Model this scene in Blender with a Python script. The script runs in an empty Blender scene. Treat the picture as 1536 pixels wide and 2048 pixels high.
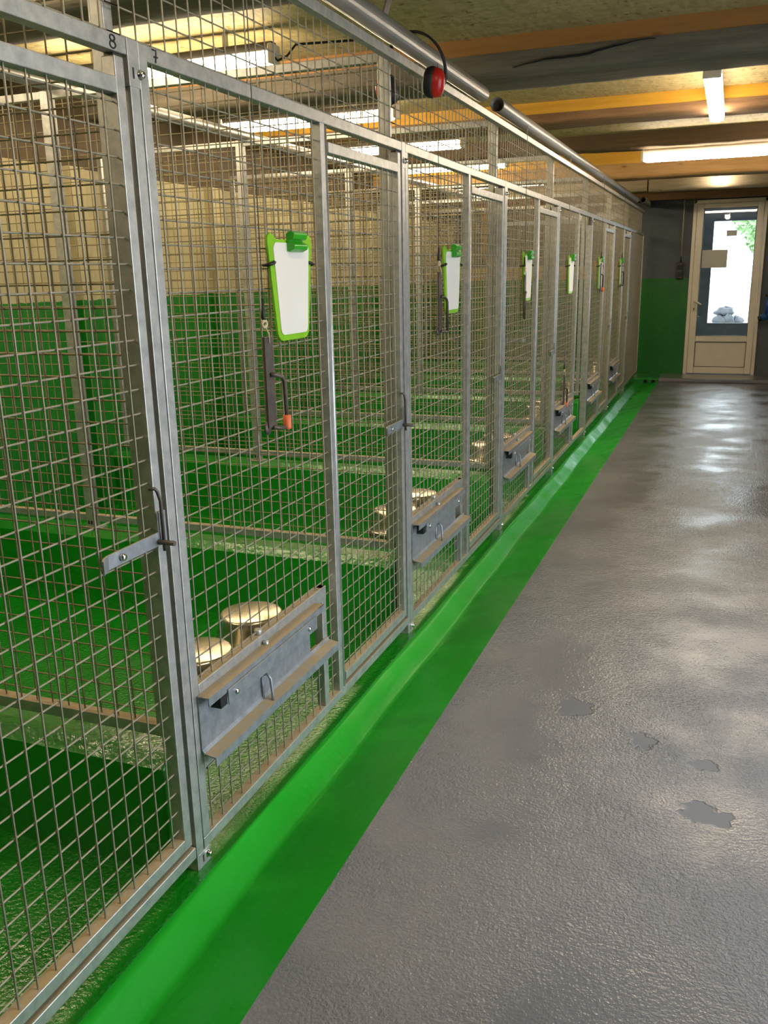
import bpy, math, random
from mathutils import Vector, Matrix
random.seed(7)
S = bpy.context.scene
C = S.collection
PI = math.pi

# ------------------------------------------------------------------ helpers
class MB:
    def __init__(s):
        s.v = []; s.f = []; s.sm = []
    def add(s, vs, fs, smooth=False):
        b = len(s.v)
        s.v += [tuple(v) for v in vs]
        for f in fs:
            s.f.append(tuple(b + i for i in f)); s.sm.append(smooth)
    def box(s, x0, x1, y0, y1, z0, z1):
        s.add([(x0,y0,z0),(x1,y0,z0),(x1,y1,z0),(x0,y1,z0),(x0,y0,z1),(x1,y0,z1),(x1,y1,z1),(x0,y1,z1)],
              [(0,3,2,1),(4,5,6,7),(0,1,5,4),(1,2,6,5),(2,3,7,6),(3,0,4,7)])
    def tube(s, pts, r, n=6, closed=False, cap=True):
        pts = [Vector(p) for p in pts]; m = len(pts); vs = []
        rs = r if isinstance(r, (list, tuple)) else [r]*m
        up = None
        for i, p in enumerate(pts):
            a = pts[(i-1) % m] if (closed or i > 0) else p
            c = pts[(i+1) % m] if (closed or i < m-1) else p
            d = (c - a).normalized()
            if up is None:
                up = Vector((0,0,1)) if abs(d.z) < .9 else Vector((1,0,0))
            u = (up - d*up.dot(d)).normalized(); w = d.cross(u); up = u
            for k in range(n):
                t = 2*PI*k/n
                vs.append(p + (u*math.cos(t) + w*math.sin(t))*rs[i])
        fs = []
        for i in range(m if closed else m-1):
            j = (i+1) % m
            for k in range(n):
                fs.append((i*n+k, i*n+(k+1) % n, j*n+(k+1) % n, j*n+k))
        s.add(vs, fs, True)
        if cap and not closed:
            b = len(s.v) - n*m
            s.f.append(tuple(b + k for k in reversed(range(n)))); s.sm.append(False)
            s.f.append(tuple(b + (m-1)*n + k for k in range(n))); s.sm.append(False)
    def lathe(s, prof, n=28, c=(0,0,0), axis='z'):
        vs = []
        for (r, z) in prof:
            for k in range(n):
                t = 2*PI*k/n
                a, b = r*math.cos(t), r*math.sin(t)
                v = (a, b, z) if axis == 'z' else ((z, a, b) if axis == 'x' else (b, z, a))
                vs.append((v[0]+c[0], v[1]+c[1], v[2]+c[2]))
        fs = []
        for i in range(len(prof)-1):
            for k in range(n):
                fs.append((i*n+k, i*n+(k+1) % n, (i+1)*n+(k+1) % n, (i+1)*n+k))
        s.add(vs, fs, True)
    def prism_y(s, prof, y0, y1, closed=True):           # profile in (x, z) swept along y
        n = len(prof)
        vs = [(x, y0, z) for x, z in prof] + [(x, y1, z) for x, z in prof]
        s.add(vs, [(i, (i+1) % n, n+(i+1) % n, n+i) for i in range(n)])
        if closed:
            s.add(vs, [tuple(reversed(range(n))), tuple(range(n, 2*n))])
    def prism_x(s, prof, x0, x1):                        # outline in (y, z) given depth along x
        n = len(prof)
        vs = [(x0, y, z) for y, z in prof] + [(x1, y, z) for y, z in prof]
        s.add(vs, [(i, (i+1) % n, n+(i+1) % n, n+i) for i in range(n)] + [tuple(reversed(range(n))), tuple(range(n, 2*n))])
    def build(s, name, mat, parent=None, bevel=0, loc=None, recalc=True):
        me = bpy.data.meshes.new(name)
        me.from_pydata(s.v, [], s.f)
        me.polygons.foreach_set('use_smooth', s.sm)
        if recalc:
            import bmesh
            bm = bmesh.new(); bm.from_mesh(me)
            bmesh.ops.recalc_face_normals(bm, faces=bm.faces); bm.to_mesh(me); bm.free()
        me.materials.append(mat)
        o = bpy.data.objects.new(name, me); C.objects.link(o)
        if parent is not None: o.parent = parent
        if loc is not None: o.location = loc
        if bevel:
            m = o.modifiers.new('edge', 'BEVEL'); m.width = bevel; m.segments = 2; m.limit_method = 'ANGLE'; m.angle_limit = 1.0
        return o

def tag(o, label, cat, group=None, kind=None):
    o['label'] = label; o['category'] = cat
    if group: o['group'] = group
    if kind: o['kind'] = kind
    return o
def thing(name, label, cat, loc=(0,0,0), rz=0, group=None):
    o = bpy.data.objects.new(name, None); C.objects.link(o)
    o.location = loc; o.rotation_euler = (0,0,rz); o.empty_display_size = .1
    return tag(o, label, cat, group)
def struct(o):
    o['kind'] = 'structure'; return o
def dup(root, loc, label, rz=None):
    r = root.copy(); C.objects.link(r); r.location = loc
    if rz is not None: r.rotation_euler = (0,0,rz)
    r['label'] = label
    for ch in list(root.children):
        c = ch.copy(); C.objects.link(c); c.parent = r
        for g in list(ch.children):
            d = g.copy(); C.objects.link(d); d.parent = c
    return r

# ------------------------------------------------------------------ materials
def rgb(h):
    h = h.lstrip('#'); f = lambda c: c/12.92 if c <= .04045 else ((c+.055)/1.055)**2.4
    return tuple(f(int(h[i:i+2],16)/255) for i in (0,2,4)) + (1,)
class NT:
    def __init__(s, name):
        s.m = bpy.data.materials.new(name); s.m.use_nodes = True
        s.t = s.m.node_tree; s.b = s.t.nodes['Principled BSDF']
    def n(s, typ, **kw):
        o = s.t.nodes.new('ShaderNode'+typ)
        for k, v in kw.items():
            if k[0] == '_': setattr(o, k[1:], v)
            else: o.inputs[k.replace('9',' ')].default_value = v
        return o
    def l(s, a, b): s.t.links.new(a, b)
    def pos(s): return s.n('NewGeometry').outputs['Position']
    def mapped(s, scale):
        m = s.n('Mapping'); m.inputs['Scale'].default_value = scale
        s.l(s.pos(), m.inputs['Vector']); return m.outputs[0]
    def noise(s, scale, detail=3, vec=None, rough=.5):
        o = s.n('TexNoise', Scale=scale, Detail=detail, Roughness=rough)
        s.l(vec if vec is not None else s.pos(), o.inputs['Vector']); return o.outputs['Fac']
    def ramp(s, fac, stops):
        r = s.n('ValToRGB'); e = r.color_ramp.elements
        while len(e) < len(stops): e.new(.5)
        for i, (p, c) in enumerate(stops):
            e[i].position = p; e[i].color = c if len(c) == 4 else c + (1,)
        s.l(fac, r.inputs[0]); return r.outputs[0]
    def mr(s, v, a, b, c=0., d=1.):
        o = s.n('MapRange'); o.inputs[1].default_value = a; o.inputs[2].default_value = b
        o.inputs[3].default_value = c; o.inputs[4].default_value = d
        s.l(v, o.inputs[0]); return o.outputs[0]
    def mix(s, fac, a, b):
        o = s.n('MixRGB')
        for i, v in ((0, fac), (1, a), (2, b)):
            if isinstance(v, (tuple, float, int)): o.inputs[i].default_value = v
            else: s.l(v, o.inputs[i])
        return o.outputs[0]
    def math(s, op, a, b):
        o = s.n('Math', _operation=op)
        for i, v in ((0, a), (1, b)):
            if isinstance(v, (float, int)): o.inputs[i].default_value = v
            else: s.l(v, o.inputs[i])
        return o.outputs[0]
    def bump(s, h, strength, dist=.01):
        o = s.n('Bump'); o.inputs['Strength'].default_value = strength; o.inputs['Distance'].default_value = dist
        s.l(h, o.inputs['Height']); s.l(o.outputs[0], s.b.inputs['Normal']); s.l(o.outputs[0], s.b.inputs['Coat Normal'])
    def set(s, **kw):
        for k, v in kw.items():
            i = s.b.inputs[k.replace('_',' ')]
            if isinstance(v, (tuple, float, int)): i.default_value = v
            else: s.l(v, i)
        return s

def simple(name, col, rough=.5, metal=0., noise=0., nscale=20, **kw):
    n = NT(name)
    c = rgb(col)
    if noise:
        d = tuple(x*(1-noise) for x in c[:3]) + (1,); e = tuple(min(1, x*(1+noise)) for x in c[:3]) + (1,)
        n.set(Base_Color=n.ramp(n.noise(nscale, 4), [(.3, d), (.7, e)]))
    else: n.set(Base_Color=c)
    n.set(Roughness=rough, Metallic=metal, **kw)
    return n.m

def zinc(name, a, b, metal=.65, rough=.42, dust=.9):
    n = NT(name)
    base = n.ramp(n.noise(28, 4, rough=.65), [(.3, rgb(a)), (.7, rgb(b))])
    g = n.n('NewGeometry'); sx = n.n('SeparateXYZ'); n.l(g.outputs['Normal'], sx.inputs[0])
    up = n.mr(sx.outputs[2], .8, .97)
    dn = n.math('MULTIPLY', up, n.mr(n.noise(40, 5), .25, .6, .55, 1.))
    dn = n.math('MULTIPLY', dn, dust)
    n.set(Base_Color=n.mix(dn, base, rgb('#a38c60')))
    n.set(Metallic=n.mr(dn, 0, 1, metal, 0.), Roughness=n.mr(dn, 0, 1, rough, .85))
    n.bump(n.noise(60, 4), .06, .004)
    return n.m

M = {}
M['zinc'] = zinc('galvanised_steel', '#999b98', '#bdbcb7')
M['wire'] = zinc('galvanised_wire', '#807b69', '#9d9786', metal=.35, rough=.5, dust=.5)
M['wire2'] = zinc('dusty_wire', '#776c52', '#908566', metal=.25, rough=.55, dust=.7)
M['plate'] = zinc('zinc_sheet', '#868c92', '#a3a9ad', metal=.6, rough=.4)
M['iron'] = simple('dark_iron', '#5b534c', .5, .5, .25, 30)
M['chrome'] = simple('chrome', '#d8d8d4', .12, 1.)
M['steel'] = simple('polished_steel', '#d6cdba', .26, 1.)
M['dark'] = simple('dark_slot', '#0c0c0b', .7)
M['black'] = simple('black_rubber', '#141413', .55)
M['red'] = simple('red_plastic', '#b01d16', .3)
M['orange'] = simple('orange_tape', '#d9693c', .5)
M['marker'] = simple('black_marker_ink', '#231d18', .6)
M['lime'] = simple('lime_plastic', '#86c22c', .3, 0, .1, 25, Transmission_Weight=.15, IOR=1.2)
M['clip'] = simple('green_plastic', '#2f9a1d', .3)
M['board'] = simple('white_board', '#e2dcd2', .35, 0, .03, 8)
M['pvc'] = simple('white_pvc', '#e6dcc8', .35, 0, .05, 6)
M['pipe'] = simple('grey_pipe', '#7d7b76', .33, 0, .08, 10)
M['pipein'] = M['dark']
M['paper'] = simple('paper', '#c9c6bb', .8)
M['grey_plastic'] = simple('dark_grey_plastic', '#3a3835', .45)
M['blue'] = simple('blue_plastic', '#1d4f8e', .35)
M['rope'] = simple('pale_cord', '#b9ab8c', .8)
M['cable'] = simple('steel_cable', '#6b6558', .5, .5)
M['white_cable'] = simple('light_cable', '#a39c8c', .5)

def paint(name, a, b, rough=.22, bs=55, bstr=.12, coat=.4, low=.6, spec=.5):
    n = NT(name)
    n.set(Base_Color=n.ramp(n.noise(2.2, 5), [(.3, rgb(a)), (.7, rgb(b))]))
    n.set(Roughness=n.mr(n.noise(6, 4), .3, .7, rough*.7, rough*1.5), Coat_Weight=coat, Coat_Roughness=.08)
    n.bump(n.math('ADD', n.noise(bs, 3), n.math('MULTIPLY', n.noise(9, 3), low)), bstr, .01)
    n.set(Specular_IOR_Level=spec)
    return n.m
M['green'] = paint('green_floor_paint', '#0d7011', '#127e15', .2, 85, .26, .4, .3)
M['green_gutter'] = paint('green_gutter_paint', '#0f8f17', '#159a1d', .38, 45, .12, .04, .3, .17)
M['green_curb'] = paint('green_curb_paint', '#0f7c14', '#158a19', .3, 40, .3)

def corridor_floor():
    n = NT('grey_floor_paint')
    base = n.ramp(n.noise(1.3, 6, rough=.6), [(.3, rgb('#68686b')), (.7, rgb('#757578'))])
    sp = n.mr(n.noise(45, 2), .76, .8)
    base = n.mix(sp, base, rgb('#4a4744'))
    # smooth worn patches where the roller texture is missing
    tot = None
    sx = n.n('SeparateXYZ'); n.l(n.pos(), sx.inputs[0])
    wob = n.math('MULTIPLY', n.math('SUBTRACT', n.noise(22, 3), .5), .09)
    for px, py, r in ((1.146, 2.233, .052), (1.20, 2.22, .03), (1.152, 2.486, .034), (.967, 2.575, .04), (.736, 2.721, .06)):
        dx = n.math('SUBTRACT', sx.outputs[0], px); dy = n.math('SUBTRACT', sx.outputs[1], py)
        d = n.math('SQRT', n.math('ADD', n.math('MULTIPLY', dx, dx), n.math('MULTIPLY', dy, dy)), 0.)
        f = n.mr(n.math('ADD', d, wob), r-.004, r+.004, 1., 0.)
        tot = f if tot is None else n.math('MAXIMUM', tot, f)
    keep = n.math('SUBTRACT', 1., n.math('MULTIPLY', tot, .93))
    var = n.mr(n.noise(2.5, 3), .38, .62, .35, 1.1)
    h = n.math('ADD', n.noise(125, 2.5, rough=.55), n.math('MULTIPLY', n.noise(60, 2), .8))
    h = n.math('MULTIPLY', h, n.math('MULTIPLY', keep, var))
    h = n.math('ADD', h, n.math('MULTIPLY', n.noise(4, 2), .35))
    rg = n.math('ADD', n.mr(n.noise(3, 3), .3, .7, .10, .2), n.math('MULTIPLY', tot, .35))
    n.set(Base_Color=base, Roughness=rg, Specular_IOR_Level=n.mr(tot, 0, 1, .5, .2), Coat_Weight=n.math('MULTIPLY', keep, .25), Coat_Roughness=.06)
    n.bump(h, .55, .008)
    return n.m
M['floor'] = corridor_floor()

def split_wall(name, zg, top, topmix, xlim=None, band=None):
    n = NT(name)
    sx = n.n('SeparateXYZ'); n.l(n.pos(), sx.inputs[0])
    wav = n.math('MULTIPLY', n.math('SUBTRACT', n.noise(14, 2), .5), .02)
    g = n.math('GREATER_THAN', n.math('ADD', n.math('MULTIPLY', sx.outputs[2], -1.), wav), -zg)
    if xlim is not None: g = n.math('MULTIPLY', g, n.math('LESS_THAN', sx.outputs[0], xlim))
    tc = n.ramp(n.noise(5, 6, rough=.65), [(.3, rgb(top)), (.7, rgb(topmix))])
    if band:                                    # boarded strip over the green paint, behind the pens
        z1, xb, col = band
        k = n.math('MULTIPLY', n.math('LESS_THAN', sx.outputs[2], z1), n.math('LESS_THAN', sx.outputs[0], xb))
        tc = n.mix(k, tc, rgb(col))
    gc = n.ramp(n.noise(3, 4), [(.3, rgb('#0d6412')), (.7, rgb('#126e16'))])
    n.set(Base_Color=n.mix(g, tc, gc), Roughness=n.mr(g, 0, 1, .75, .35))
    n.bump(n.noise(35, 5), .18, .01)
    return n.m
M['wall_back'] = split_wall('pen_wall_paint', 1.295, '#968c6a', '#a39976')
M['wall_end'] = split_wall('end_wall_paint', 1.285, '#51565b', '#5d6266', .58, (1.46, -.05, '#b79f6a'))
M['wall_grey'] = simple('grey_render', '#605c57', .8, 0, .12, 6)
M['lintel'] = simple('dark_boarding', '#4a3d28', .8, 0, .2, 5)

def wood(name, a, b, rough=.75, crack=False):
    n = NT(name)
    v = n.mapped((1.2, 14, 14))
    col = n.ramp(n.noise(2.2, 6, v, .62), [(.28, rgb(a)), (.72, rgb(b))])
    kn = n.n('TexVoronoi', Scale=2.6); n.l(n.mapped((1, 2.6, 2.6)), kn.inputs['Vector'])
    k = n.mr(kn.outputs['Distance'], .05, .11, 1., 0.)
    ca = rgb(a); col = n.mix(n.math('MULTIPLY', k, .75), col, tuple(x*.35 for x in ca[:3]) + (1,))
    n.set(Base_Color=col, Roughness=rough)
    n.bump(n.noise(3, 6, n.mapped((1.5, 22, 22)), .65), .35 if crack else .12, .02)
    return n.m
M['yellow_wood'] = wood('yellow_board', '#c08e22', '#d6a436')
M['orange_wood'] = wood('orange_board', '#9a6a33', '#ad7c42')
M['grey_timber'] = wood('weathered_timber', '#5e564a', '#7d7464', .85, True)
M['brown_timber'] = wood('brown_timber', '#6d5034', '#8f6f4c', .8, True)
M['tan_timber'] = wood('tan_timber', '#94713f', '#b08a58', .8, True)
M['pale_timber'] = wood('pale_timber', '#c2ae90', '#ddccae', .8, True)
M['dark_board'] = wood('dark_board', '#57452f', '#6d573b', .8)
def osb():
    n = NT('strand_board')
    v1 = n.n('TexVoronoi', Scale=44.); n.l(n.mapped((1, .33, 1)), v1.inputs['Vector'])
    v2 = n.n('TexVoronoi', Scale=40.); n.l(n.mapped((.35, 1.1, 1)), v2.inputs['Vector'])
    bw = n.n('RGBToBW'); n.l(v1.outputs['Color'], bw.inputs[0])
    bw2 = n.n('RGBToBW'); n.l(v2.outputs['Color'], bw2.inputs[0])
    f = n.math('ADD', n.math('MULTIPLY', bw.outputs[0], .5), n.math('MULTIPLY', bw2.outputs[0], .5))
    col = n.ramp(f, [(.15, rgb('#9a8a5e')), (.5, rgb('#ae9d6f')), (.85, rgb('#bfae80'))])
    col = n.mix(n.mr(n.noise(30, 4), .62, .72), col, rgb('#6b5528'))
    n.set(Base_Color=col, Roughness=.65)
    n.bump(f, .12, .004)
    return n.m
M['osb'] = osb()

def emit(name, col, st):
    m = bpy.data.materials.new(name); m.use_nodes = True; t = m.node_tree; t.nodes.clear()
    e = t.nodes.new('ShaderNodeEmission'); e.inputs[0].default_value = col; e.inputs[1].default_value = st
    o = t.nodes.new('ShaderNodeOutputMaterial'); t.links.new(e.outputs[0], o.inputs[0]); return m
M['tube_pen'] = emit('lit_warm_diffuser', (1., .81, .53, 1), 48.)
M['tube_aisle'] = emit('lit_aisle_diffuser', (1., .83, .62, 1), 42.)
def glass():
    m = bpy.data.materials.new('window_glass'); m.use_nodes = True; t = m.node_tree; t.nodes.clear()
    a = t.nodes.new('ShaderNodeBsdfTransparent'); a.inputs[0].default_value = (.93, .96, .95, 1)
    g = t.nodes.new('ShaderNodeBsdfGlossy'); g.inputs['Roughness'].default_value = .02
    x = t.nodes.new('ShaderNodeMixShader'); f = t.nodes.new('ShaderNodeFresnel'); f.inputs[0].default_value = 1.5
    o = t.nodes.new('ShaderNodeOutputMaterial')
    t.links.new(f.outputs[0], x.inputs[0]); t.links.new(a.outputs[0], x.inputs[1]); t.links.new(g.outputs[0], x.inputs[2])
    t.links.new(x.outputs[0], o.inputs[0]); return m
M['glass'] = glass()
M['gloss_panel'] = simple('glossy_wall_panel', '#6a645a', .12, 0, .08, 3)
M['concrete'] = simple('pale_concrete', '#bdbab4', .85, 0, .08, 2)
M['outer'] = simple('dark_outer_render', '#3d434a', .8, 0, .2, 8)
M['leaf'] = simple('leaf', '#8fae7c', .6, 0, .3, 3)
M['bark'] = simple('bark', '#4a3b2c', .8)
M['bag'] = simple('grey_tarpaulin', '#2c2f33', .4, 0, .4, 6)

# ------------------------------------------------------------------ dimensions
Y0, ST = 1.579, 1.5616            # first pen post, pen width
YEND = 12.69
XB = -2.60                        # back wall of the pens
XR = 2.7                          # right wall of the aisle
CZ = 2.55                         # ceiling
YN = -3.2                         # wall behind the camera
YK = [Y0 + ST*i for i in range(-2, 7)]    # pen starts, index 2 is the pen marked 7

# ------------------------------------------------------------------ room shell
m = MB(); m.add([(.327, YN, 0), (XR, YN, 0), (XR, YEND, 0), (.327, YEND, 0)], [(0,1,2,3)])
m.box(.327, XR, YN, YEND, -.2, -.001)
struct(m.build('floor_aisle', M['floor']))
prof = [(.327,0), (.28,-.012), (.22,-.028), (.16,-.045), (.118,-.0565), (.110,-.0578), (.102,-.0565), (.095,-.052), (.072,-.031), (.046,-.008), (.040,-.003), (.034,-.0007), (.026,0)]
m = MB(); ny = 320
vs = []
for j in range(ny+1):
    y = YN + (YEND-YN)*j/ny
    w1 = .003*math.sin(y*6.2) + .003*math.sin(y*2.3)
    for i, (x, z) in enumerate(prof):
        vs.append((x + (w1 if 3 <= i <= 10 else 0), y, z))
np_ = len(prof)
m.add(vs, [(j*np_+i, (j+1)*np_+i, (j+1)*np_+i+1, j*np_+i+1) for j in range(ny) for i in range(np_-1)], True)
struct(m.build('floor_gutter', M['green_gutter'], recalc=False))
m = MB(); m.box(XB, .026, YN, YEND, -.05, 0); struct(m.build('floor_pens', M['green']))
m = MB(); m.box(XB-.15, .327, YN, YEND, -.3, -.07); struct(m.build('floor_base', M['concrete']))

m = MB(); m.box(XB-.12, XB, YN, YEND+.2, 0, 2.06)
struct(m.build('wall_back', M['wall_back']))
m = MB(); m.box(XB-.12, XB-.03, YN, YEND+.2, 2.06, CZ)
struct(m.build('wall_back.001', M['lintel']))
for i, y in enumerate(YK[2:] + [YK[-1]+ST]):
    m = MB(); m.box(XB-.01, XB+.07, y-.24, y-.10, 0, 2.06)
    o = m.build('trim_%d' % (i+1), M['wall_back'], bevel=.006); struct(o)
# end wall with the door opening
DX0, DX1, DZ0, DZ1 = .590, 1.482, .03, 2.25
m = MB()
m.box(XB-.12, DX0, YEND, YEND+.14, 0, CZ); m.box(DX1, XR+.12, YEND, YEND+.14, 0, CZ)
m.box(DX0, DX1, YEND, YEND+.14, DZ1, CZ); m.box(DX0, DX1, YEND, YEND+.14, -.1, DZ0)
struct(m.build('wall_end', M['wall_end']))
m = MB(); m.box(XB-.12, XR+.12, YN-.12, YN, 0, CZ); struct(m.build('wall_near', M['wall_grey']))
# right wall with an open doorway to the yard and a window
m = MB(); O0, O1, OZ = 1.2, 3.6, 2.1
W0, W1 = 6.4, 7.6
m.box(XR, XR+.14, YN, O0, 0, CZ); m.box(XR, XR+.14, O1, W0, 0, CZ); m.box(XR, XR+.14, W1, YEND+.14, 0, CZ)
m.box(XR, XR+.14, O0, O1, OZ, CZ); m.box(XR, XR+.14, W0, W1, 0, .9); m.box(XR, XR+.14, W0, W1, 2.0, CZ)
struct(m.build('wall_right', M['wall_grey']))
m = MB(); m.box(XB-.2, XR+.2, YN-.2, YEND+.2, CZ, CZ+.03); struct(m.build('ceiling', M['osb']))
# step along the end wall
m = MB(); m.prism_x([(11.95, 0), (11.95, .035), (11.97, .045), (12.3, .05), (YEND, .03), (YEND, 0)], .33, XR)
struct(m.build('baseboard_end', M['floor'], bevel=.006))
m = MB(); m.prism_x([(11.95, -.07), (11.95, .035), (11.97, .045), (12.3, .05), (YEND, .03), (YEND, -.07)], -.02, .33)
struct(m.build('baseboard_end.001', M['green'], bevel=.006))

# beams: hewn timber with a board on top, running across the room
def hewn(x0, x1, y0, y1, z0, z1, amp, seed):
    r = random.Random(seed); nx = 44; mb = MB()
    ring = []
    for k in range(5): ring.append((y0, z1-(z1-z0)*k/4))
    for k in range(1, 6): ring.append((y0+(y1-y0)*k/5, z0))
    for k in range(1, 5): ring.append((y1, z0+(z1-z0)*k/4))
    nr = len(ring); ph = [r.uniform(0, 6.28) for _ in range(8)]
    vs = []
    for i in range(nx+1):
        x = x0+(x1-x0)*i/nx
        dz = amp*(math.sin(x*1.3+ph[0])*.6+math.sin(x*3.1+ph[1])*.4); dy = amp*(math.sin(x*1.7+ph[2])*.6+math.sin(x*4.1+ph[3])*.3)
        for j, (y, z) in enumerate(ring):
            e = amp*.35*r.uniform(-1, 1)
            edge = j in (4, 9)
            top = z > z1-.001
            vs.append((x, y + (0 if top else dy*(1 if j < 6 else -1) + e) + ((.012 if j == 4 else -.012) if edge else 0),
                       z + (0 if top else dz + e) + (.01 if edge else 0)))
    mb.add(vs, [(i*nr+j, i*nr+j+1, (i+1)*nr+j+1, (i+1)*nr+j) for i in range(nx) for j in range(nr-1)], True)
    return mb
BE = [(-2.2, .3, 2.38, 2.47, 'dark_board', 'grey_timber'), (.6, .35, 2.38, 2.47, 'orange_wood', 'grey_timber'),
      (2.85, .41, 2.36, 2.46, 'orange_wood', 'grey_timber'), (4.76, .43, 2.36, 2.471, 'orange_wood', 'grey_timber'),
      (6.65, .33, 2.404, 2.473, 'yellow_wood', 'brown_timber'), (8.42, .22, 2.415, 2.49, 'dark_board', 'dark_board'),
      (9.55, .34, 2.282, 2.419, 'yellow_wood', 'tan_timber')]
for i, (y, w, zb, zs, pm, tm) in enumerate(BE):
    struct(hewn(XB-.03, XR, y, y+w, zb, zs+.001, .008, 11+i).build('beam', M[tm]))
    m = MB(); m.box(XB-.03, XR, y+.004, y+w-.03, zs, CZ)
    struct(m.build('beam_board', M[pm]))
m = hewn(.045, XR, 12.28, 12.5, 2.352, CZ, .005, 31); struct(m.build('beam', M['pale_timber']))
m = hewn(XB-.03, .03, 12.28, 12.5, 2.36, CZ, .005, 32); struct(m.build('beam', M['pale_timber']))
m = MB(); m.box(XB, XR, 12.5, YEND-.002, 2.262, CZ); struct(m.build('beam', M['brown_timber']))

# long drying crack in the big weathered beam over the aisle
m = MB(); r_ = random.Random(4); up = []; lo = []
for k in range(26):
    q = k/25; x = .02+.68*q; z = 2.395+.062*q + .006*math.sin(9*q) + r_.uniform(-.002, .002); h = .007*math.sin(PI*min(1, q*1.05))+.001
    up.append((x, z+h)); lo.append((x, z-h*.5))
vs = [(x, 4.742, z) for x, z in up] + [(x, 4.742, z) for x, z in lo]; n2 = len(up)
vs += [(x, 4.79, z) for x, z in up] + [(x, 4.79, z) for x, z in lo]
m.add(vs, [(i, i+1, n2+i+1, n2+i) for i in range(n2-1)] + [(2*n2+i, i, i+1, 2*n2+i+1)[::-1] for i in range(n2-1)])
struct(m.build('beam_crack', M['dark']))

# low kerbs the pen dividers stand on
for i, y in enumerate(YK[1:] ):
    m = MB(); z0 = -.01
    m.prism_x([(y-.035,z0),(y-.035,.285),(y-.008,.315),(y+.075,.315),(y+.10,.285),(y+.10,z0)], XB, -.055)
    struct(m.build('curb', M['green_curb'], bevel=.006))

# end wall fittings inside the pens
m = MB(); m.box(-.76, -.05, YEND-.03, YEND-.002, 1.45, 1.52); struct(m.build('trim_20', M['orange_wood']))
m = MB(); m.box(-1.85, -.10, YEND-.025, YEND-.002, 1.56, 2.20); struct(m.build('window_3', M['gloss_panel']))
m = MB(); m.box(-2.14, -1.93, YEND-.05, YEND-.002, 1.58, 2.26); w = m.build('window_1', M['dark']); struct(w)
m = MB(); m.box(-2.20, -2.14, YEND-.08, YEND-.002, 1.5, 2.26); m.box(-2.2, -1.88, YEND-.08, YEND-.002, 1.5, 1.58)
m.build('window_frame', M['orange_wood'], w)
m = MB()
for k in range(9): m.box(-2.13, -1.94, YEND-.07, YEND-.05, 1.62+k*.07, 1.65+k*.07)
m.build('louvre', M['grey_plastic'], w)

# ------------------------------------------------------------------ end door
door = thing('door_1', 'white glazed door in the end wall', 'door', (0, YEND, 0)); door['kind'] = 'structure'
m = MB()
y0, y1 = -.03, .07
m.box(DX0, DX0+.045, y0, y1, DZ0, DZ1); m.box(DX1-.045, DX1, y0, y1, DZ0, DZ1); m.box(DX0, DX1, y0, y1, DZ1-.045, DZ1)
m.build('door_frame', M['pvc'], door, .006)
m = MB(); a0, a1 = DX0+.047, DX1-.047; y0, y1 = -.045, .03
GX0, GX1, GZ0, GZ1 = .722, 1.360, .533, 2.142
m.box(a0, GX0, y0, y1, DZ0+.01, DZ1-.047); m.box(GX1, a1, y0, y1, DZ0+.01, DZ1-.047)
m.box(GX0, GX1, y0, y1, GZ1, DZ1-.047); m.box(GX0, GX1, y0, y1, .458, GZ0); m.box(GX0, GX1, y0, y1, DZ0+.01, .125)
m.build('door_leaf', M['pvc'], door, .008)
m = MB(); m.box(GX0, GX1, -.02, .02, .125, .458)
n_ = .012
m.build('lower_panel', M['pvc'], door)
m = MB()
for (u0, u1, w0, w1) in ((GX0, GX1, .125, .458), (GX0, GX1, GZ0, GZ1)):
    for a, b, c_, d in ((u0, u0+.007, w0, w1), (u1-.007, u1, w0, w1), (u0, u1, w0, w0+.007), (u0, u1, w1-.007, w1)): m.box(a, b, -.036, -.018, c_, d)
m.build('gasket', M['grey_plastic'], door)
m = MB(); m.box(GX0-.002, GX1+.002, -.004, .004, GZ0-.002, GZ1+.002); m.build('glass_pane', M['glass'], door)
m = MB(); m.box(.664, .694, -.06, -.045, .86, 1.02); m.tube([(.68,-.045,.985), (.68,-.085,.985), (.70,-.095,.98), (.745,-.095,.955), (.765,-.092,.94)], .011, 8)
m.build('door_handle', M['pvc'], door, .003)
m = MB(); m.tube([(.678,-.062,.888), (.678,-.058,.888)], .009, 10); m.box(.675,.681,-.062,-.058,.865,.888); m.build('keyhole', M['dark'], door)
for nm, lab, x0, x1, z0, z1 in (('paper_notice', 'larger grey-backed notice taped low on the door glass', .732, 1.043, 1.405, 1.63),
                                 ('paper_notice', 'small grey-backed card taped high on the door glass', 1.012, 1.138, 1.795, 1.868)):
    m = MB(); m.box(x0, x1, YEND-.0075, YEND-.0055, z0, z1)
    tag(m.build(nm, M['paper']), lab, 'notice', 'papers on the door glass')

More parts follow.
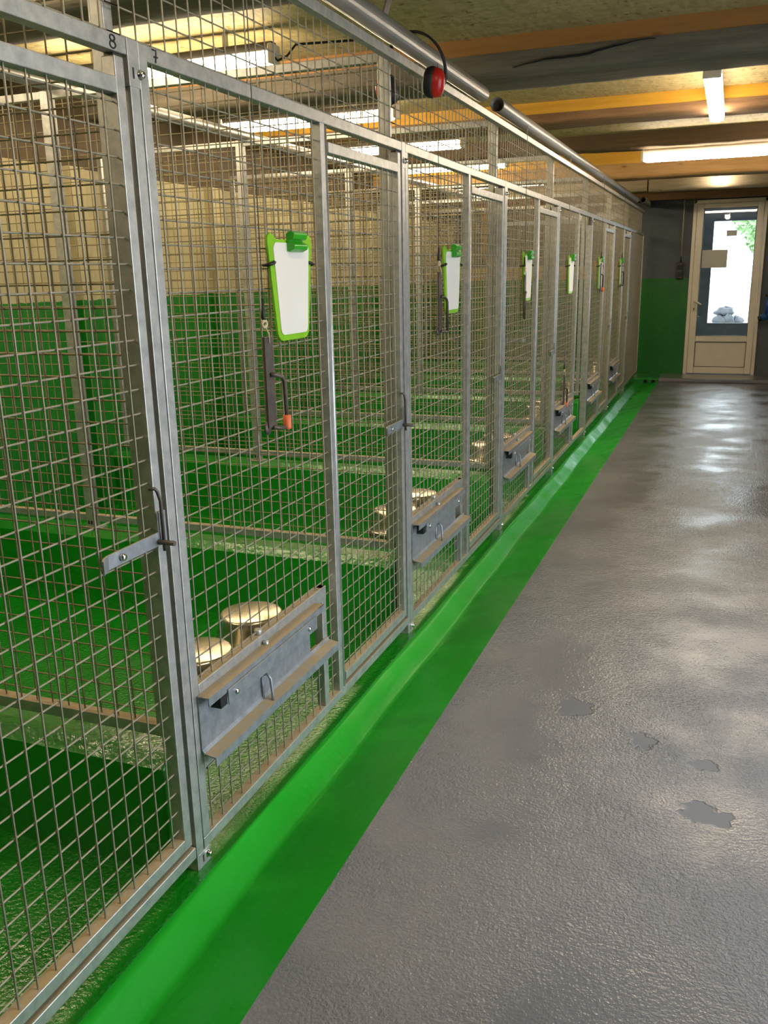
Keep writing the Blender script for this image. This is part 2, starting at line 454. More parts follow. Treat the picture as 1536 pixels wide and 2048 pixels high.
# outside the end door: porch opening, yard, bundle, greenery
m = MB(); yo = YEND+.45
m.box(.2, .845, yo, yo+.12, -.1, 2.6); m.box(1.372, 1.9, yo, yo+.12, -.1, 2.6)
m.box(.845, 1.372, yo, yo+.12, -.1, .672); m.box(.845, 1.372, yo, yo+.12, 2.005, 2.6)
m.box(.845, 1.372, yo+.12, yo+.5, -.1, .60)
struct(m.build('wall_porch', M['outer']))
m = MB(); m.box(-40, 40, YEND+.14, 80, -.25, -.05); struct(m.build('ground_yard', M['concrete']))
m = MB(); m.box(XR+.14, 40, -30, YEND+.14, -.25, -.05); struct(m.build('ground_yard.001', M['concrete']))
m = MB(); r = random.Random(5)
def blob(mb, c, rad, seed, n=14, k=9):
    rr = random.Random(seed); ph = [rr.uniform(0, 6.28) for _ in range(6)]; vs = []
    for i in range(k+1):
        t = PI*i/k
        for j in range(n):
            p = 2*PI*j/n
            q = 1 + .13*math.sin(3*p+ph[0]+2*t) + .10*math.sin(5*p+ph[1]-3*t) + .06*math.sin(7*t+ph[2])
            vs.append((c[0]+rad[0]*q*math.sin(t)*math.cos(p), c[1]+rad[1]*q*math.sin(t)*math.sin(p), c[2]+rad[2]*q*math.cos(t)))
    mb.add(vs, [(i*n+j, i*n+(j+1) % n, (i+1)*n+(j+1) % n, (i+1)*n+j) for i in range(k) for j in range(n)], True)
blob(m, (1.02, 25.2, .27), (.24, .2, .14), 3); blob(m, (.96, 25.1, .06), (.24, .2, .15), 4); blob(m, (1.30, 25.2, .04), (.17, .15, .13), 6)
blob(m, (1.12, 25.0, .08), (.15, .14, .15), 9)
tag(m.build('tarpaulin_bundle', M['bag']), 'crumpled grey bundle lying in the yard outside the glazed door', 'bundle')
def tree(loc, h, rad, label, seed):
    t = thing('tree', label, 'tree', loc, 0, 'trees beyond the yard')
    m = MB(); m.tube([(0,0,-.1), (.05,0,h*.3), (-.03,.05,h*.6)], [.13,.1,.06], 8); m.build('trunk', M['bark'], t)
    m = MB(); r = random.Random(seed)
    for _ in range(1500):
        a, b, q = r.uniform(0, 6.28), math.acos(r.uniform(-1, 1)), r.random()**.33
        c = Vector((rad*q*math.sin(b)*math.cos(a), rad*q*math.sin(b)*math.sin(a), h*.62+rad*.85*q*math.cos(b)))
        u = Vector((r.uniform(-1,1), r.uniform(-1,1), r.uniform(-1,1))).normalized(); v = u.orthogonal().normalized()
        s = r.uniform(.14, .26)
        m.add([c-u*s, c+v*s*.5, c+u*s, c-v*s*.5], [(0,1,2,3)])
    m.build('foliage', M['leaf'], t, recalc=False)
tree((2.75, 48, -.05), 6.5, 1.9, 'leafy tree showing through the upper part of the door glass', 2)
tree((3.3, 56, -.05), 4.9, 1.6, 'leafy tree showing through the right edge of the door glass', 8)

# right wall window (beyond the frame)
w = thing('window_2', 'window in the right wall', 'window', (XR, 0, 0)); w['kind'] = 'structure'
m = MB()
for a, b, c, d in ((W0, W0+.06, .9, 2.), (W1-.06, W1, .9, 2.), (W0, W1, .9, .96), (W0, W1, 1.94, 2.), ((W0+W1)/2-.03, (W0+W1)/2+.03, .9, 2.)):
    m.box(.02, .09, a, b, c, d)
m.build('window_frame', M['pvc'], w, .004)
m = MB(); m.box(.05, .056, W0, W1, .9, 2.); m.build('glass_pane', M['glass'], w)

# ------------------------------------------------------------------ kennel fronts
WR = .0021
def mesh_grid(mb, ys, zs, y0, y1, z0, z1, xv, xh, hole=None, r=WR):
    """verticals at ys from z0 to z1, horizontals at zs from y0 to y1; hole = (ya, yb, za, zb) stays free"""
    for y in ys:
        if hole and hole[0] < y < hole[1]:
            mb.tube([(xv, y, z0), (xv, y, hole[2])], r, 6, cap=False); mb.tube([(xv, y, hole[3]), (xv, y, z1)], r, 6, cap=False)
        else: mb.tube([(xv, y, z0), (xv, y, z1)], r, 6, cap=False)
    for z in zs:
        if hole and hole[2] < z < hole[3]: mb.tube([(xh, hole[1], z), (xh, y1, z)], r, 6, cap=False)
        else: mb.tube([(xh, y0, z), (xh, y1, z)], r, 6, cap=False)

def latch_parts(parent):
    m = MB(); m.box(.004, .009, 1.335, 1.530, .857, .887)
    m.add([(.004,1.335,.857),(.004,1.335,.887),(.009,1.335,.887),(.009,1.335,.857),(.009,1.318,.857),(.009,1.318,.887),(.014,1.318,.887),(.014,1.318,.857),
           (.020,1.300,.857),(.020,1.300,.887),(.025,1.300,.887),(.025,1.300,.857)],
          [(0,1,5,4),(2,3,7,6),(1,2,6,5),(0,4,7,3),(4,5,9,8),(6,7,11,10),(5,6,10,9),(4,8,11,7),(8,9,10,11)])
    m.box(.001, .008, 1.506, 1.536, .857, .93)
    l = m.build('latch', M['plate'], parent, .001)
    m = MB(); m.tube([(.002,1.492,.985), (.012,1.50,.985), (.014,1.506,.978), (.016,1.512,.955), (.016,1.512,.845)], .004, 7)
    m.tube([(-.012,1.502,.867), (.05,1.502,.867)], .006, 8); m.build('latch_pin', M['iron'], l)
    m = MB(); m.lathe([(0, .018), (.006, .018), (.008, .015), (.008, .009), (.0, .009)], 10, (0, 1.376, .872), 'x'); m.build('latch_bolt', M['chrome'], l)

def kennel_front(loc, label, hatch=True):
    t = thing('kennel_gate', label, 'kennel front', loc, 0, 'mesh kennel fronts along the aisle')
    m = MB(); D = -.03
    m.box(D, 0, .028, .058, .042, 1.86); m.box(D, 0, .871, .901, .042, 1.86)
    m.box(D, .0005, .028, 1.552, 1.83, 1.861); m.box(D, .0005, .028, 1.552, .042, .072)
    if hatch:
        m.box(D, .0005, .058, .79, .43, .475); m.box(D, 0, .757, .789, .072, .475); m.box(D, .0005, .058, .79, .25, .283)
    m.build('frame', M['zinc'], t, .0022)
    m = MB()
    zs = [.133+.05*j for j in range(34)]
    ys = [.083+.05*j for j in range(16)]
    if hatch:
        mesh_grid(m, ys, zs, .045, .885, .06, 1.845, -.009, -.0135, (.058, .765, .26, .46))
    else: mesh_grid(m, ys, zs, .045, .885, .06, 1.845, -.009, -.0135)
    m.build('wire_mesh', M['wire'], t)
    # door leaf
    m = MB()
    m.box(D, 0, .926, 1.525, 1.756, 1.786); m.box(D, 0, .926, 1.525, .088, .118)
    m.box(D, .0005, 1.511, 1.539, .088, 1.823)
    d = m.build('door', M['zinc'], t, .002)
    m = MB(); m.tube([(-.010, .912, .06), (-.010, .912, 1.826)], .0105, 10); m.build('hinge_tube', M['zinc'], d)
    m = MB(); mesh_grid(m, [.928+.05*j for j in range(12)], [.143+.05*j for j in range(33)], .912, 1.522, .10, 1.77, -.009, -.0135)
    m.build('door_mesh', M['wire'], d)
    latch_parts(d)
    m = MB(); m.box(D+.002, -.008, 1.520, 1.556, 1.775, 1.829); m.build('door_stop', M['iron'], t)
    return t

names = {
 0: None,
 1: 'mesh kennel front marked 8 on its top rail, with a closed latched door',
 2: 'mesh kennel front marked 7, with an orange-capped pull bar before it',
 3: 'mesh kennel front directly after the one marked 7, away from the camera',
 4: 'mesh kennel front two pens past the one marked 7',
 5: 'mesh kennel front with its door swung open into the pen',
 6: 'mesh kennel front just past the one whose door stands open',
 7: 'mesh kennel front next to the plain mesh panel at the end wall'}
k8 = kennel_front((0, YK[1], 0), names[1], False)
k7 = kennel_front((0, YK[2], 0), names[2], True)
fronts = {1: k8, 2: k7}
for i in range(3, 8):
    fronts[i] = dup(k7, (0, YK[i], 0), names[i])
# the pen with its door open: swing the leaf inwards about its hinge tube
for ch in fronts[5].children:
    if ch.name.startswith('door') and not ch.name.startswith('door_stop'):
        a = math.radians(93)
        ch.matrix_local = Matrix.Translation((-.010, .912, 0)) @ Matrix.Rotation(a, 4, 'Z') @ Matrix.Translation((.010, -.912, 0))
# hand-written numbers on the two nearest rails
def strokes(lines, y, z, s, parent):
    m = MB()
    for ln in lines: m.tube([(.0012, y+a*s, z+b*s) for a, b in ln], .0016, 6)
    m.build('number_mark', M['marker'], parent)
eight = [[(.5+.30*math.sin(t), .75+.22*math.cos(t)) for t in [2*PI*i/14 for i in range(15)]],
         [(.5+.36*math.sin(t), .27+.26*math.cos(t)) for t in [2*PI*i/14 for i in range(15)]]]
seven = [[(.1, .98), (.65, .98), (.62, .6), (.5, 0.)], [(.3, .45), (.85, .47)]]
strokes(eight, 1.498, 1.833, .024, k8)
strokes(seven, .072, 1.833, .024, k7)

# plain mesh panel between the last pen post and the end wall
t = thing('mesh_panel', 'plain narrow-mesh panel without a door, closing the row at the end wall', 'mesh panel', (0, YK[8], 0))
m = MB(); L = YEND-.12-YK[8]
m.box(-.03, 0, .028, .058, .042, 1.86); m.box(-.03, 0, L-.03, L, .042, 1.86); m.box(-.03, .0005, .028, L, 1.83, 1.86); m.box(-.03, .0005, .028, L, .042, .072)
m.build('frame', M['zinc'], t, .002)
m = MB(); mesh_grid(m, [.083+.025*j for j in range(int((L-.1)/.025))], [.133+.05*j for j in range(34)], .045, L-.02, .06, 1.845, -.009, -.0135)
m.build('wire_mesh', M['wire'], t)

# connecting posts with their bolted feet
def post(loc, label):
    t = thing('connector_post', label, 'post', loc, 0, 'connecting posts between the kennel fronts')
    m = MB(); m.box(-.05, 0, -.006, .024, 0, 1.861); m.box(-.05, .0008, .0, .050, 0, .0415)
    m.box(-.05, .0008, -.008, .0275, 1.775, 1.862)
    m.build('upright', M['zinc'], t, .0015)
    for z in (.022, 1.801):
        y = .018 if z < 1 else .006
        m = MB(); m.box(-.002, .0012, y-.002, y+.003, z-.010, z+.010); m.build('slot', M['dark'], t)
        y += .022
        m = MB(); m.lathe([(.0, .010), (.006, .010), (.0075, .007), (.0075, .003), (.010, .002), (.010, .0005), (0, .0005)], 12, (0, y, z), 'x'); m.build('bolt', M['chrome'], t)
    return t
plabels = ['galvanised post between the kennel fronts marked 8 and 7', 'galvanised post at the far side of the pen marked 7',
           'galvanised post at the far side of the second pen past the 8', 'galvanised post just before the pen with the open door',
           'galvanised post at the opening left by the swung-in door', 'galvanised post one pen past the open doorway',
           'galvanised post beside the plain end panel']
p0 = post((0, YK[2], 0), plabels[0])
for i in range(1, 7): dup(p0, (0, YK[2+i], 0), plabels[i])

# ------------------------------------------------------------------ upper mesh panels over the fronts
def upper(loc, label, L=ST):
    t = thing('upper_mesh_panel', label, 'mesh panel', loc, 0, 'upper mesh panels over the kennel fronts')
    m = MB(); m.box(-.028, 0, .0, L-.004, 2.112, 2.141); m.build('rail', M['zinc'], t, .002)
    m = MB(); m.box(-.075, -.045, -.012, .018, 1.862, 2.141); m.build('upright', M['zinc'], t, .002)
    m = MB(); mesh_grid(m, [.02+.05*j for j in range(int(L/.05))], [1.875+.05*j for j in range(6)], -.02, L+.02, 1.862, 2.163, -.031, -.0352)
    m.build('wire_mesh', M['wire'], t)
    return t
ul = ['upper mesh panel above the kennel front marked 8', 'upper mesh panel above the kennel front marked 7',
      'upper mesh panel carrying the hung ear defenders', 'upper mesh panel below the gap between the two grey pipes',
      'upper mesh panel above the open pen door', 'upper mesh panel just past the one over the open pen door',
      'upper mesh panel above the last kennel front with a door', 'upper mesh panel above the plain end panel']
ul[2] = 'upper mesh panel just behind the ear defenders, beyond the pen marked 7'
u0 = upper((0, YK[1], 0), ul[0])
for i in range(1, 8): dup(u0, (0, YK[1+i], 0), ul[i])

# ------------------------------------------------------------------ dividers between pens
def divider(loc, label):
    t = thing('kennel_divider', label, 'divider', loc, 0, 'mesh dividers between the pens')
    for (a, b) in ((-1.512, -.062), (XB+.08, -1.562)):
        m = MB(); z0, z1 = .350, 2.155
        (m.box(b-.03, b, -.015, .015, z0, z1) if a > -1.6 else m.box(a, a+.03, -.015, .015, z0, z1))
        m.box(a, b, -.0155, .0155, z0, z0+.03); m.box(a, b, -.0155, .0155, z1-.03, z1)
        f = m.build('frame', M['zinc'], t, .002)
        m = MB(); n = int((b-a)/.05)
        for k in range(1, n): m.tube([(a+k*.05, -.002, z0+.015), (a+k*.05, -.002, z1-.015)], WR, 6, cap=False)
        for k in range(35): m.tube([(a+.01, .0022, .405+.05*k), (b-.01, .0022, .405+.05*k)], WR, 6, cap=False)
        m.build('wire_mesh', M['wire2'], f)
    m = MB(); m.box(-1.560, -1.515, -.020, .020, .315, 2.157)
    m.build('upright', M['zinc'], t, .003)
    m = MB(); m.box(-1.58, -1.495, -.035, .035, .313, .320); m.build('foot_plate', M['zinc'], t, .002)
    for dx in (-.045, -.02): 
        m = MB(); m.box(-1.522+dx*.6, -1.522+dx*.6+.008, -.0215, -.018, .335, .352); m.build('slot', M['dark'], t)
    return t
dl = ['mesh divider between the pens marked 8 and 7', 'mesh divider at the far side of the pen marked 7',
      'mesh divider two pens beyond the marker 8', 'mesh divider on the near side of the open-doored pen',
      'mesh divider seen straight through the open pen door', 'mesh divider one pen past the open pen door', 'mesh divider before the plain end panel']
d0 = divider((0, YK[2]+.02, 0), dl[0])
for i in range(1, 7): dup(d0, (0, YK[2+i]+.02, 0), dl[i])

# ------------------------------------------------------------------ feeding hatches with bowls
def hatch(loc, label):
    t = thing('feeding_hatch', label, 'feeding hatch', loc, 0, 'swing feeding hatches in the kennel fronts')
    p = [(.001,.449),(.034,.449),(.034,.427),(.031,.427),(.031,.446),(.004,.446),(.004,.305),(.010,.298),(.042,.292),(.042,.268),(.039,.268),(.039,.289),(.008,.295),(.001,.303)]
    m = MB(); m.prism_y(p[0:7]+[(.001,.305)], .046, .655); m.box(-.0,.034,.655,.70,.446,.449); m.box(.031,.034,.655,.70,.427,.449)
    m.build('plate', M['plate'], t)
    m = MB(); m.prism_y([(.001,.306),(.004,.306),(.010,.298),(.042,.292),(.042,.268),(.039,.268),(.039,.289),(.008,.295)], .046, .78)
    m.build('bottom_flange', M['plate'], t)
    m = MB(); m.box(.0345, .038, .128, .640, .393, .434); m.build('reinforcing_strip', M['plate'], t, .001)
    m = MB(); m.box(.005, .0325, .098, .128, .396, .4265); m.build('shaded_gap', M['dark'], t)  # dark box fills the void beside the strip, shade given by its colour
    m = MB(); m.tube([(.004,.348,.368),(.022,.350,.374),(.030,.353,.360),(.032,.357,.310),(.032,.358,.292)], .0042, 8)
    m.tube([(.006,.348,.366),(.008,.350,.296)], .0035, 6); m.build('handle', M['plate'], t)
    for y in (.165, .585):
        m = MB(); m.lathe([(0,.0445),(.005,.044),(.008,.0415),(.0085,.038),(0,.038)], 12, (0, y, .414), 'x'); m.build('bolt', M['chrome'], t)
    m = MB(); m.tube([(-.013,.375,.449),(-.013,.375,.49)], .0045, 8); m.lathe([(0,.492),(.010,.490),(.012,.484),(.010,.4755)], 10, (-.013,.375,0)); m.lathe([(0,.460),(.008,.458),(.008,.449)], 8, (.010,.375,0)); m.build('pivot_bolt', M['zinc'], t)
    # bowl carrier behind the plate: two rings on an arm
    m = MB(); m.box(-.05, .001, .10, .64, .315, .345)
    for y in (.31, .605):
        ring = [(-.165+.122*math.cos(q), y+.122*math.sin(q), .338) for q in [2*PI*i/28 for i in range(28)]]
        m.tube(ring, .006, 6, closed=True)
        m.tube([(-.165+.122*math.cos(q), y+.122*math.sin(q), .30) for q in [2*PI*i/28 for i in range(28)]], .004, 6, closed=True)
        for q in (0, 2.1, 4.2): m.tube([(-.165+.122*math.cos(q), y+.122*math.sin(q), .30),(-.165+.122*math.cos(q), y+.122*math.sin(q), .338)], .003, 6)
    m.build('bowl_carrier', M['iron'], t)
    return t
where = ['under the lowest-marked rail, in the kennel front marked 7', 'first kennel front past the 7',
         'second kennel front past the 7', 'in the kennel front whose door stands open',
         'in the kennel front just past the open door', 'in the kennel front beside the plain end panel']
where[0] = 'in the kennel front marked 7'
h0 = hatch((0, YK[2], 0), 'zinc feeding hatch ' + where[0])
for i in range(1, 6): dup(h0, (0, YK[2+i], 0), 'zinc feeding hatch ' + where[i])
def bowl_mesh():
    m = MB()
    m.lathe([(.0, .088), (.086, .088), (.092, .086), (.0955, .080), (.099, .060), (.108, .020), (.113, .006), (.118, .002), (.122, .001), (.123, -.002), (.119, -.004), (.112, -.003),
             (.106, .018), (.097, .058), (.092, .080), (.0, .084)], 40)
    return m
off = [(.31, .605), (.37, .64), (.31, .60), (.33, .60), (.31, .605), (.33, .62)]
b0 = None
for i in range(6):
    for j, side in enumerate(('nearer the hinge post of', 'nearer the door of')):
        lab = 'upturned steel bowl, %s, %s' % (('post side', 'door side')[j], where[i])
        lab = lab.replace('of the hatch', 'of the hatch')
        loc = (-.165, YK[2+i]+off[0][j], .348)
        if b0 is None:
            b0 = bowl_mesh().build('dog_bowl', M['steel']); tag(b0, lab, 'bowl', 'steel bowls on the feeding hatches'); b0.location = loc
        else:
            b = b0.copy(); C.objects.link(b); b.location = loc; b['label'] = lab

# ------------------------------------------------------------------ clipboards
def clipboard(loc, label):
    t = thing('clipboard', label, 'clipboard', loc, 0, 'lime-edged clipboards on the kennel fronts')
    def outline(w0, w1, z0, z1, rad, notch):
        P = []
        def corner(cy, cz, a0):
            for k in range(6):
                q = a0 + PI/2*k/5; P.append((cy+rad*math.cos(q), cz+rad*math.sin(q)))
        corner(w1/2-rad, z0+rad, -PI/2)
        if notch:
            P.extend([(w0/2, z1-.045), (w0/2+.004, z1-.02), (w0/2+.002, z1-.004), (w0/2-.012, z1+.004), (w0/2-.03, z1-.004), (w0/2-.045, z1-.012), (.05, z1-.012), (-.05, z1-.012),
                      (-w0/2+.045, z1-.012), (-w0/2+.03, z1-.004), (-w0/2+.012, z1+.004), (-w0/2-.002, z1-.004), (-w0/2-.004, z1-.02), (-w0/2, z1-.045)])
        else:
            corner(w0/2-rad, z1-rad, 0); corner(-w0/2+rad, z1-rad, PI/2)
        for k in range(6):
            q = PI + PI/2*k/5; P.append((-w1/2+rad+rad*math.cos(q), z0+rad+rad*math.sin(q)))
        return P
    m = MB(); m.prism_x(outline(.250, .190, 0, .272, .03, True), 0, .008); m.build('backing', M['lime'], t, .002)
    m = MB(); m.prism_x(outline(.206, .162, .016, .252, .018, False), .0075, .0105); m.build('writing_board', M['board'], t)
    # spring clip at the top edge
    m = MB()
    sec = [(.009,.275),(.020,.282),(.034,.276),(.030,.262),(.016,.256),(.034,.247),(.032,.236),(.018,.229),(.0108,.232),(.0108,.24)]
    m.prism_y(sec, -.028, .052); m.build('clip', M['clip'], t, .003)
    for s in (-1, 1):
        m = MB(); q = .118
        m.tube([(-.014, s*q, .196), (.004, s*(q+.010), .196), (.014, s*(q+.004), .199), (.013, s*(q-.012), .202), (.002, s*(q-.02), .204)], .0045, 6)
        m.build('strap', M['black'], t)
    return t
CB = [2.205, 3.715, 5.235, 6.755, 8.345, 9.97]
cl = ['large lime-edged clipboard on the kennel front marked 7', 'lime-edged clipboard on the first front past the one marked 7', 'lime-edged clipboard on the second front past the one marked 7',
      'lime-edged clipboard on the kennel front whose door stands open', 'lime-edged clipboard half hidden by a bar, just past the open door', 'lime-edged clipboard hung next to the plain end panel']
cl[0] = 'lime-edged clipboard on the kennel front marked 7'
c0 = clipboard((.006, CB[0], 1.246), cl[0])
for i in range(1, 6): dup(c0, (.006, CB[i], 1.246), cl[i])

# ------------------------------------------------------------------ pull bars on cables
def pull_bar(loc, label, cap, side=1, plate_rot=0):
    """origin at the top hole of the flat bar, hanging just off the mesh"""
    t = thing('pull_bar', label, 'pull handle', loc, plate_rot, 'hanging slide-door pull bars')
    m = MB(); m.box(-.003, .003, -.021, .021, -.222, .012); m.box(.0031, .0034, -.004, .004, -.012, .004); m.build('flat_bar', M['iron'], t, .001)
    m = MB(); m.tube([(.003,0,-.085),(.012,side*.012,-.085),(.014,side*.045,-.095),(.014,side*.056,-.108),(.014,side*.060,-.225)], .0058, 8)
    m.tube([(.003,0,-.222),(.010,side*.02,-.226),(.014,side*.060,-.229)], .0055, 8)
    m.lathe([(0,-.002),(.017,-.002),(.017,.003),(0,.003)], 14, (-.004, -side*.016, -.222), 'x')
    m.build('handle', M['iron'], t)
    if cap:
        m = MB(); m.lathe([(.0,-.236),(.0105,-.235),(.0115,-.23),(.011,-.198),(.0,-.196)], 14, (.014, side*.060, 0)); m.build('end_cap', M['orange'], t)
    m = MB(); m.tube([(.004,.002,-.004),(.006,-.002,.02),(.002,-.013,.04)], .0022, 6)
    m.tube([(.002,-.015+.012*math.cos(q),.045+.008*math.sin(q)) for q in [2*PI*i/12 for i in range(12)]], .004, 6, closed=True)
    m.build('cord_knot', M['rope'], t)
    m = MB(); m.tube([(.001,-.014,.050),(0,-.016,.062),(0,-.014,.108)], [.004,.006,.003], 8); m.build('cable_sleeve', M['black'], t)
    top = 2.185-loc[2]
    m = MB(); m.tube([(0,-.014,.10),(0,-.014,top-.06),(-.002,-.014,top-.005),(-.018,-.014,top+.026),(-.035,-.014,top+.029),(-.062,-.014,top+.018),(-.08,-.014,top-.02)], .0016, 6)
    m.build('cable', M['cable'], t)
    return t
pull_bar((.018, 2.040, 1.252), 'flat iron pull bar with an orange cap, hung before the kennel front marked 7', True)
pull_bar((.018, 3.520, 1.405), 'flat iron pull bar without cap, first one past the kennel marked 7', False)
pull_bar((.018, 5.140, 1.382), 'flat iron pull bar with its handle turned back, two pens past the marker 7', False, -1)
pull_bar((.018, 6.585, .655), 'low-hung iron pull bar with a reddish cap, beside a feeding hatch', True)
pull_bar((.026, 8.285, 1.455), 'iron pull bar with cap across the clipboard just past the open door', True)
pull_bar((.018, 9.985, 1.470), 'iron pull bar over the clipboard next to the plain end panel', False)

# ------------------------------------------------------------------ pipes along the top
def pipe(x, y0, y1, z, r, label):
    m = MB(); n = 24
    m.lathe([(r, y0), (r, y1), (r-.003, y1), (r-.003, y0), (r, y0)], n, (x, 0, z), 'y')
    return tag(m.build('pipe', M['pipe']), label, 'pipe', 'grey pipes over the mesh')
PX, PZ = -.012, 2.199
pipe(PX, -1.2, 4.27, PZ, .035, 'grey plastic pipe with the ear defenders slung over it')
pipe(PX, 4.56, 11.4, PZ, .035, 'grey plastic pipe starting past the gap, running to the end wall')
pipe(-1.535, .2, 11.2, 2.187, .027, 'grey pipe inside, lying on the divider posts')
pipe(.035, 11.75, YEND, 2.225, .035, 'short dark-mouthed pipe stub by the end wall')

# hanger strap from the ceiling for the first pipe
t = thing('pipe_hanger', 'bent metal hanger holding the first pipe under the ceiling boards', 'bracket', (-.05, 3.02, 0))
m = MB()
m.tube([(-.05,0,CZ), (-.05,0,2.42)], .006, 8); m.build('rod', M['zinc'], t)
m = MB(); pts = [(-.05,2.42),(.0,2.42),(.05,2.40),(.062,2.36),(.062,2.30),(.04,2.232)]
for (a, b), (c, d) in zip(pts, pts[1:]):
    m.add([(a,-.02,b),(a,.02,b),(c,.02,d),(c,-.02,d)], [(0,1,2,3)])
s_ = m.build('strap', M['iron'], t); md = s_.modifiers.new('th', 'SOLIDIFY'); md.thickness = .005

# ear defenders slung over the first pipe
t = thing('ear_defenders', 'red and black ear defenders slung over the grey pipe', 'ear defenders', (0, 3.30, 0))
def cup(x, y, z, sgn, tilt):
    e = MB()
    pr = [(0,-.032),(.034,-.032),(.043,-.026),(.048,-.010),(.047,.002),(.038,.006)]
    e.lathe([(r*.98, sgn*(a)) for r, a in pr], 26, (0,0,0), 'x')
    f = MB(); f.lathe([(.044, sgn*.004), (.0445, sgn*.010), (.040, sgn*.026), (.028, sgn*.036), (.012, sgn*.040), (0, sgn*.041)], 26, (0,0,0), 'x')
    cu = e.build('ear_cushion', M['black'], t); sh = f.build('ear_cup', M['red'], t)
    for q in (cu, sh):
        q.location = (x, y, z); q.rotation_euler = tilt; q.scale = (1, .85, 1.12)
cup(.075, -.03, 2.068, 1, (.25, .15, .05))
cup(-.105, -.02, 2.06, -1, (.25, -.15, -.05))
m = MB(); pts = []
for k in range(17):
    q = PI*k/16
    pts.append((-.012+.112*math.cos(q), .03-.045*math.sin(q)*(1 if q < PI/2 else 1), 2.125+.118*math.sin(q)))
pts = [(.098, .0, 2.052), (.108, .012, 2.085)] + pts + [(-.128, .012, 2.085), (-.118, .0, 2.05)]
for w in (-.007, -.0035, 0, .0035, .007): m.tube([(a, b+w, c) for a, b, c in pts], .0042, 6)
m.build('headband', M['black'], t)

# ------------------------------------------------------------------ lamps
def batten(loc, rz, L, label, mat, base, grp, drop):
    t = thing('ceiling_light', label, 'ceiling light', loc, rz, grp)
    m = MB(); m.prism_y([(-.034,.018),(-.034,.045),(-.025,.06),(.025,.06),(.034,.045),(.034,.018)], -L/2, L/2); m.build('housing', M[base], t, .004)
    m = MB(); n = 60; vs = []
    prof = [(-.034,.020),(-.045,.012),(-.046,-.018),(-.036,-.036),(-.015,-.046),(.015,-.046),(.036,-.036),(.046,-.018),(.045,.012),(.034,.020)]
    for i in range(n+1):
        y = -L/2+.012+(L-.024)*i/n; k = 1 if i % 2 else .94
        if i in (0, n): k = .75
        for x, z in prof: vs.append((x*k, y, z*k))
    q = len(prof)
    m.add(vs, [(i*q+j, i*q+j+1, (i+1)*q+j+1, (i+1)*q+j) for i in range(n) for j in range(q-1)], True)
    m.add(vs[:q], [tuple(range(q))]); m.add(vs[-q:], [tuple(reversed(range(q)))])
    m.build('diffuser', M[mat], t)
    for y in (-L/2, L/2):
        m = MB(); m.box(-.046, .046, y-.012, y+.012, -.038, .05); m.build('end_cap', M['pvc'], t, .006)
    if drop > .07:
        for y in (-L*.3, L*.3):
            m = MB(); m.box(-.012, .012, y-.01, y+.01, .055, drop); m.build('hanger', M['zinc'], t)
    return t
PL = ['pen light at the camera end, over the pen marked 8', 'pen light in the third bay, over the pen past the one marked 7', '', '']
pen = [(2.35, 'tube light hung over the pen marked 7'), (4.13, 'tube light hung over the first pen past the one marked 7'), (5.83, 'tube light hung over the second pen past the one marked 7'),
       (7.38, 'tube light hung over the pen with the open door'), (8.93, 'tube light hung over the pen after the open-doored one'), (10.9, 'tube light hung over the pen at the end wall'), (.2, 'tube light hung over the pen marked 8')]
for y, lab in pen:
    batten((-1.64, y, 2.425), PI/2, 1.29, lab, 'tube_pen', 'grey_plastic', 'tube lights over the pens', CZ-2.425)
batten((.945, 6.03, 2.395), 0, 1.52, 'aisle tube light running lengthwise below the yellow-topped beam', 'tube_aisle', 'pvc', 'tube lights over the aisle', CZ-2.395)
batten((1.07, 8.53, 2.354), PI/2, 1.52, 'aisle tube light running crosswise before the end door', 'tube_aisle', 'pvc', 'tube lights over the aisle', .06)
batten((2.0, 7.5, 2.48), PI/2, 1.2, 'aisle tube light behind the yellow-topped beam, towards the right wall', 'tube_aisle', 'pvc', 'tube lights over the aisle', .07)
batten((.95, 1.0, 2.48), 0, 1.5, 'aisle tube light above the camera end of the aisle', 'tube_aisle', 'pvc', 'tube lights over the aisle', .07)
M['bulb'] = emit('lit_bulb', (1., .86, .66, 1), 110.)
t = thing('bulb_lamp', 'small lit bulb in a holder on the pale end beam', 'lamp', (.90, 12.275, 2.452))
m = MB(); m.lathe([(0,-.045),(.022,-.045),(.026,-.03),(.026,.002),(0,.002)], 16, (0,0,0), 'y'); m.build('holder', M['pvc'], t)
m = MB(); m.lathe([(.0,-.125),(.018,-.12),(.03,-.10),(.032,-.085),(.026,-.065),(.016,-.046),(0,-.046)], 18, (0,0,0), 'y'); m.build('bulb', M['bulb'], t)

# black lead hanging at the end of one pen light
m = MB(); m.tube([(-1.0,4.13,2.43),(-.97,4.12,2.40),(-.93,4.14,2.42),(-.91,4.2,2.48),(-.7,4.45,2.53)], .006, 6)
tag(m.build('power_lead', M['black']), 'black lead running from a pen light up to the orange board', 'cable')

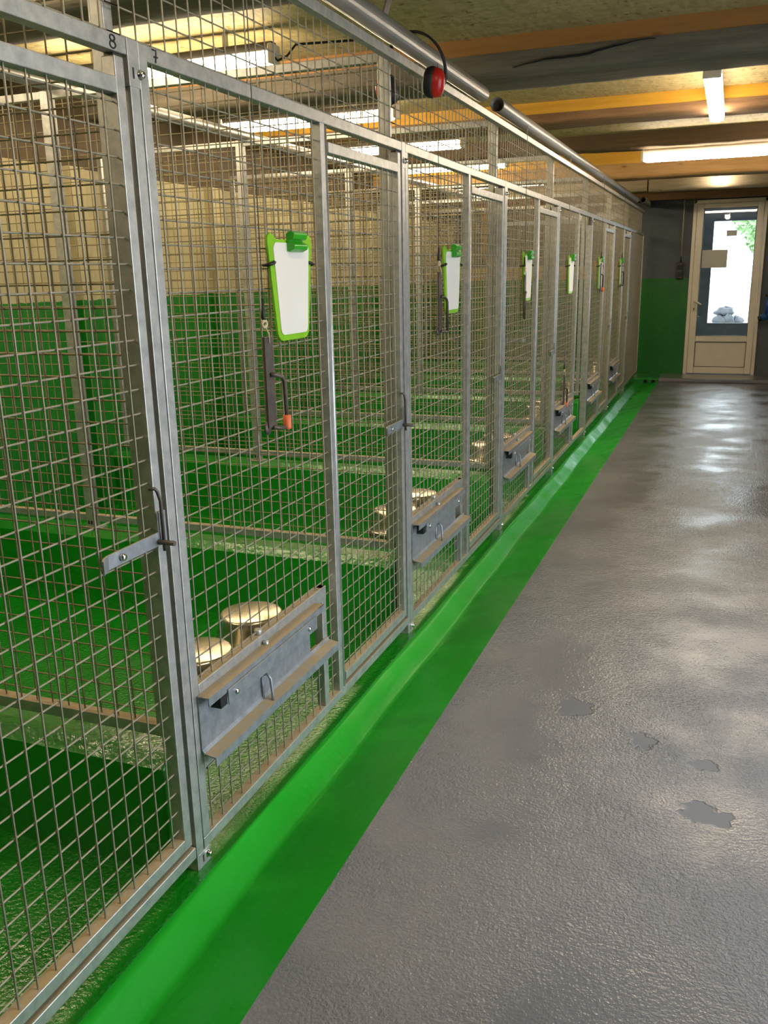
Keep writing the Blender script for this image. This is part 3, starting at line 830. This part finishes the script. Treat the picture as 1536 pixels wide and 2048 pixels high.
# ------------------------------------------------------------------ small things at the end wall
t = thing('pendant_socket', 'dark socket box hanging on a pale cable beside the glazed door', 'socket box', (.475, YEND-.05, 0))
m = MB(); m.tube([(0,0,2.36),(0,0,1.56)], .009, 8); m.build('cable', M['white_cable'], t)
m = MB(); m.tube([(0,0,1.56),(0,0,1.48)], [.006,.014], 8); m.build('cable_sleeve', M['black'], t)
m = MB(); m.box(-.045, .04, -.035, .035, 1.27, 1.485); m.build('box', M['grey_plastic'], t, .015)
m = MB(); m.box(-.03, .025, -.042, -.03, 1.30, 1.36); m.box(-.03, .025, -.042, -.03, 1.39, 1.45); m.build('socket_flap', M['black'], t, .006)
for i, x in enumerate((.17, .262)):
    m = MB(); m.lathe([(.024, 11.935), (.024, 11.99), (.019, 11.99), (.019, 11.935), (.024, 11.935)], 18, (x, 0, .0), 'y')
    m.lathe([(0, 11.945), (.02, 11.945)], 18, (x, 0, .0), 'y')
    tag(m.build('drain_pipe', M['dark']), ('drain outlet at the fence side, in the green step by the end wall', 'drain outlet at the aisle side, in the green step by the end wall')[i], 'drain', 'drain outlets in the step')
t = thing('hose_coupling', 'blue wall coupling with a black nozzle right of the glazed door', 'hose coupling', (0, 12.45, 0))
m = MB(); m.tube([(1.70,.22,1.02),(1.58,.02,1.02),(1.565,0,.95),(1.565,0,.84)], [.03,.035,.035,.03], 12); m.build('body', M['blue'], t)
m = MB(); m.tube([(1.575,0,.80),(1.545,0,.79),(1.50,0,.775)], [.045,.045,.035], 12); m.tube([(1.575,0,.80),(1.64,0,.82),(1.70,.2,.84)], [.045,.045,.05], 12); m.build('spout', M['blue'], t)
m = MB(); m.tube([(1.505,0,.776),(1.468,0,.762)], [.036,.03], 12); m.tube([(1.565,0,1.04),(1.565,0,1.07)], [.036,.036], 12); m.build('nozzle', M['black'], t)

# ------------------------------------------------------------------ world, portals, camera
w = bpy.data.worlds.new('sky'); S.world = w; w.use_nodes = True
bg = w.node_tree.nodes['Background']; bg.inputs[0].default_value = (.80, .90, 1., 1); bg.inputs[1].default_value = 8.0
def portal(name, loc, rot, sx, sy):
    l = bpy.data.lights.new(name, 'AREA'); l.shape = 'RECTANGLE'; l.size = sx; l.size_y = sy; l.cycles.is_portal = True
    o = bpy.data.objects.new(name, l); C.objects.link(o); o.location = loc; o.rotation_euler = rot
portal('doorway_daylight', (XR+.16, (O0+O1)/2, OZ/2), (0, PI/2, 0), OZ, O1-O0)
portal('window_daylight', (XR+.16, (W0+W1)/2, 1.45), (0, PI/2, 0), 1.1, W1-W0)

f, yaw, pit, rol, cx, cz = 1763.64, .3696, .2636, -.0207, 1.119, 1.4137

cy_, sy_ = math.cos(yaw), math.sin(yaw); cp, sp = math.cos(pit), math.sin(pit)
F = Vector((-sy_*cp, cy_*cp, -sp)); R = Vector((cy_, sy_, 0)); U = R.cross(F)
c, s = math.cos(rol), math.sin(rol)
R2 = R*c + U*s; U2 = U*c - R*s
cam = bpy.data.cameras.new('camera'); co = bpy.data.objects.new('camera', cam); C.objects.link(co)
co.matrix_world = Matrix(((R2.x, U2.x, -F.x, cx), (R2.y, U2.y, -F.y, 0), (R2.z, U2.z, -F.z, cz), (0,0,0,1)))
cam.sensor_fit = 'HORIZONTAL'; cam.sensor_width = 36; cam.lens = 36*f/1536; cam.clip_start = .02; cam.clip_end = 300
S.camera = co
vs = S.view_settings; vs.view_transform = 'Standard'; vs.look = 'None'; vs.exposure = 0; vs.gamma = 1
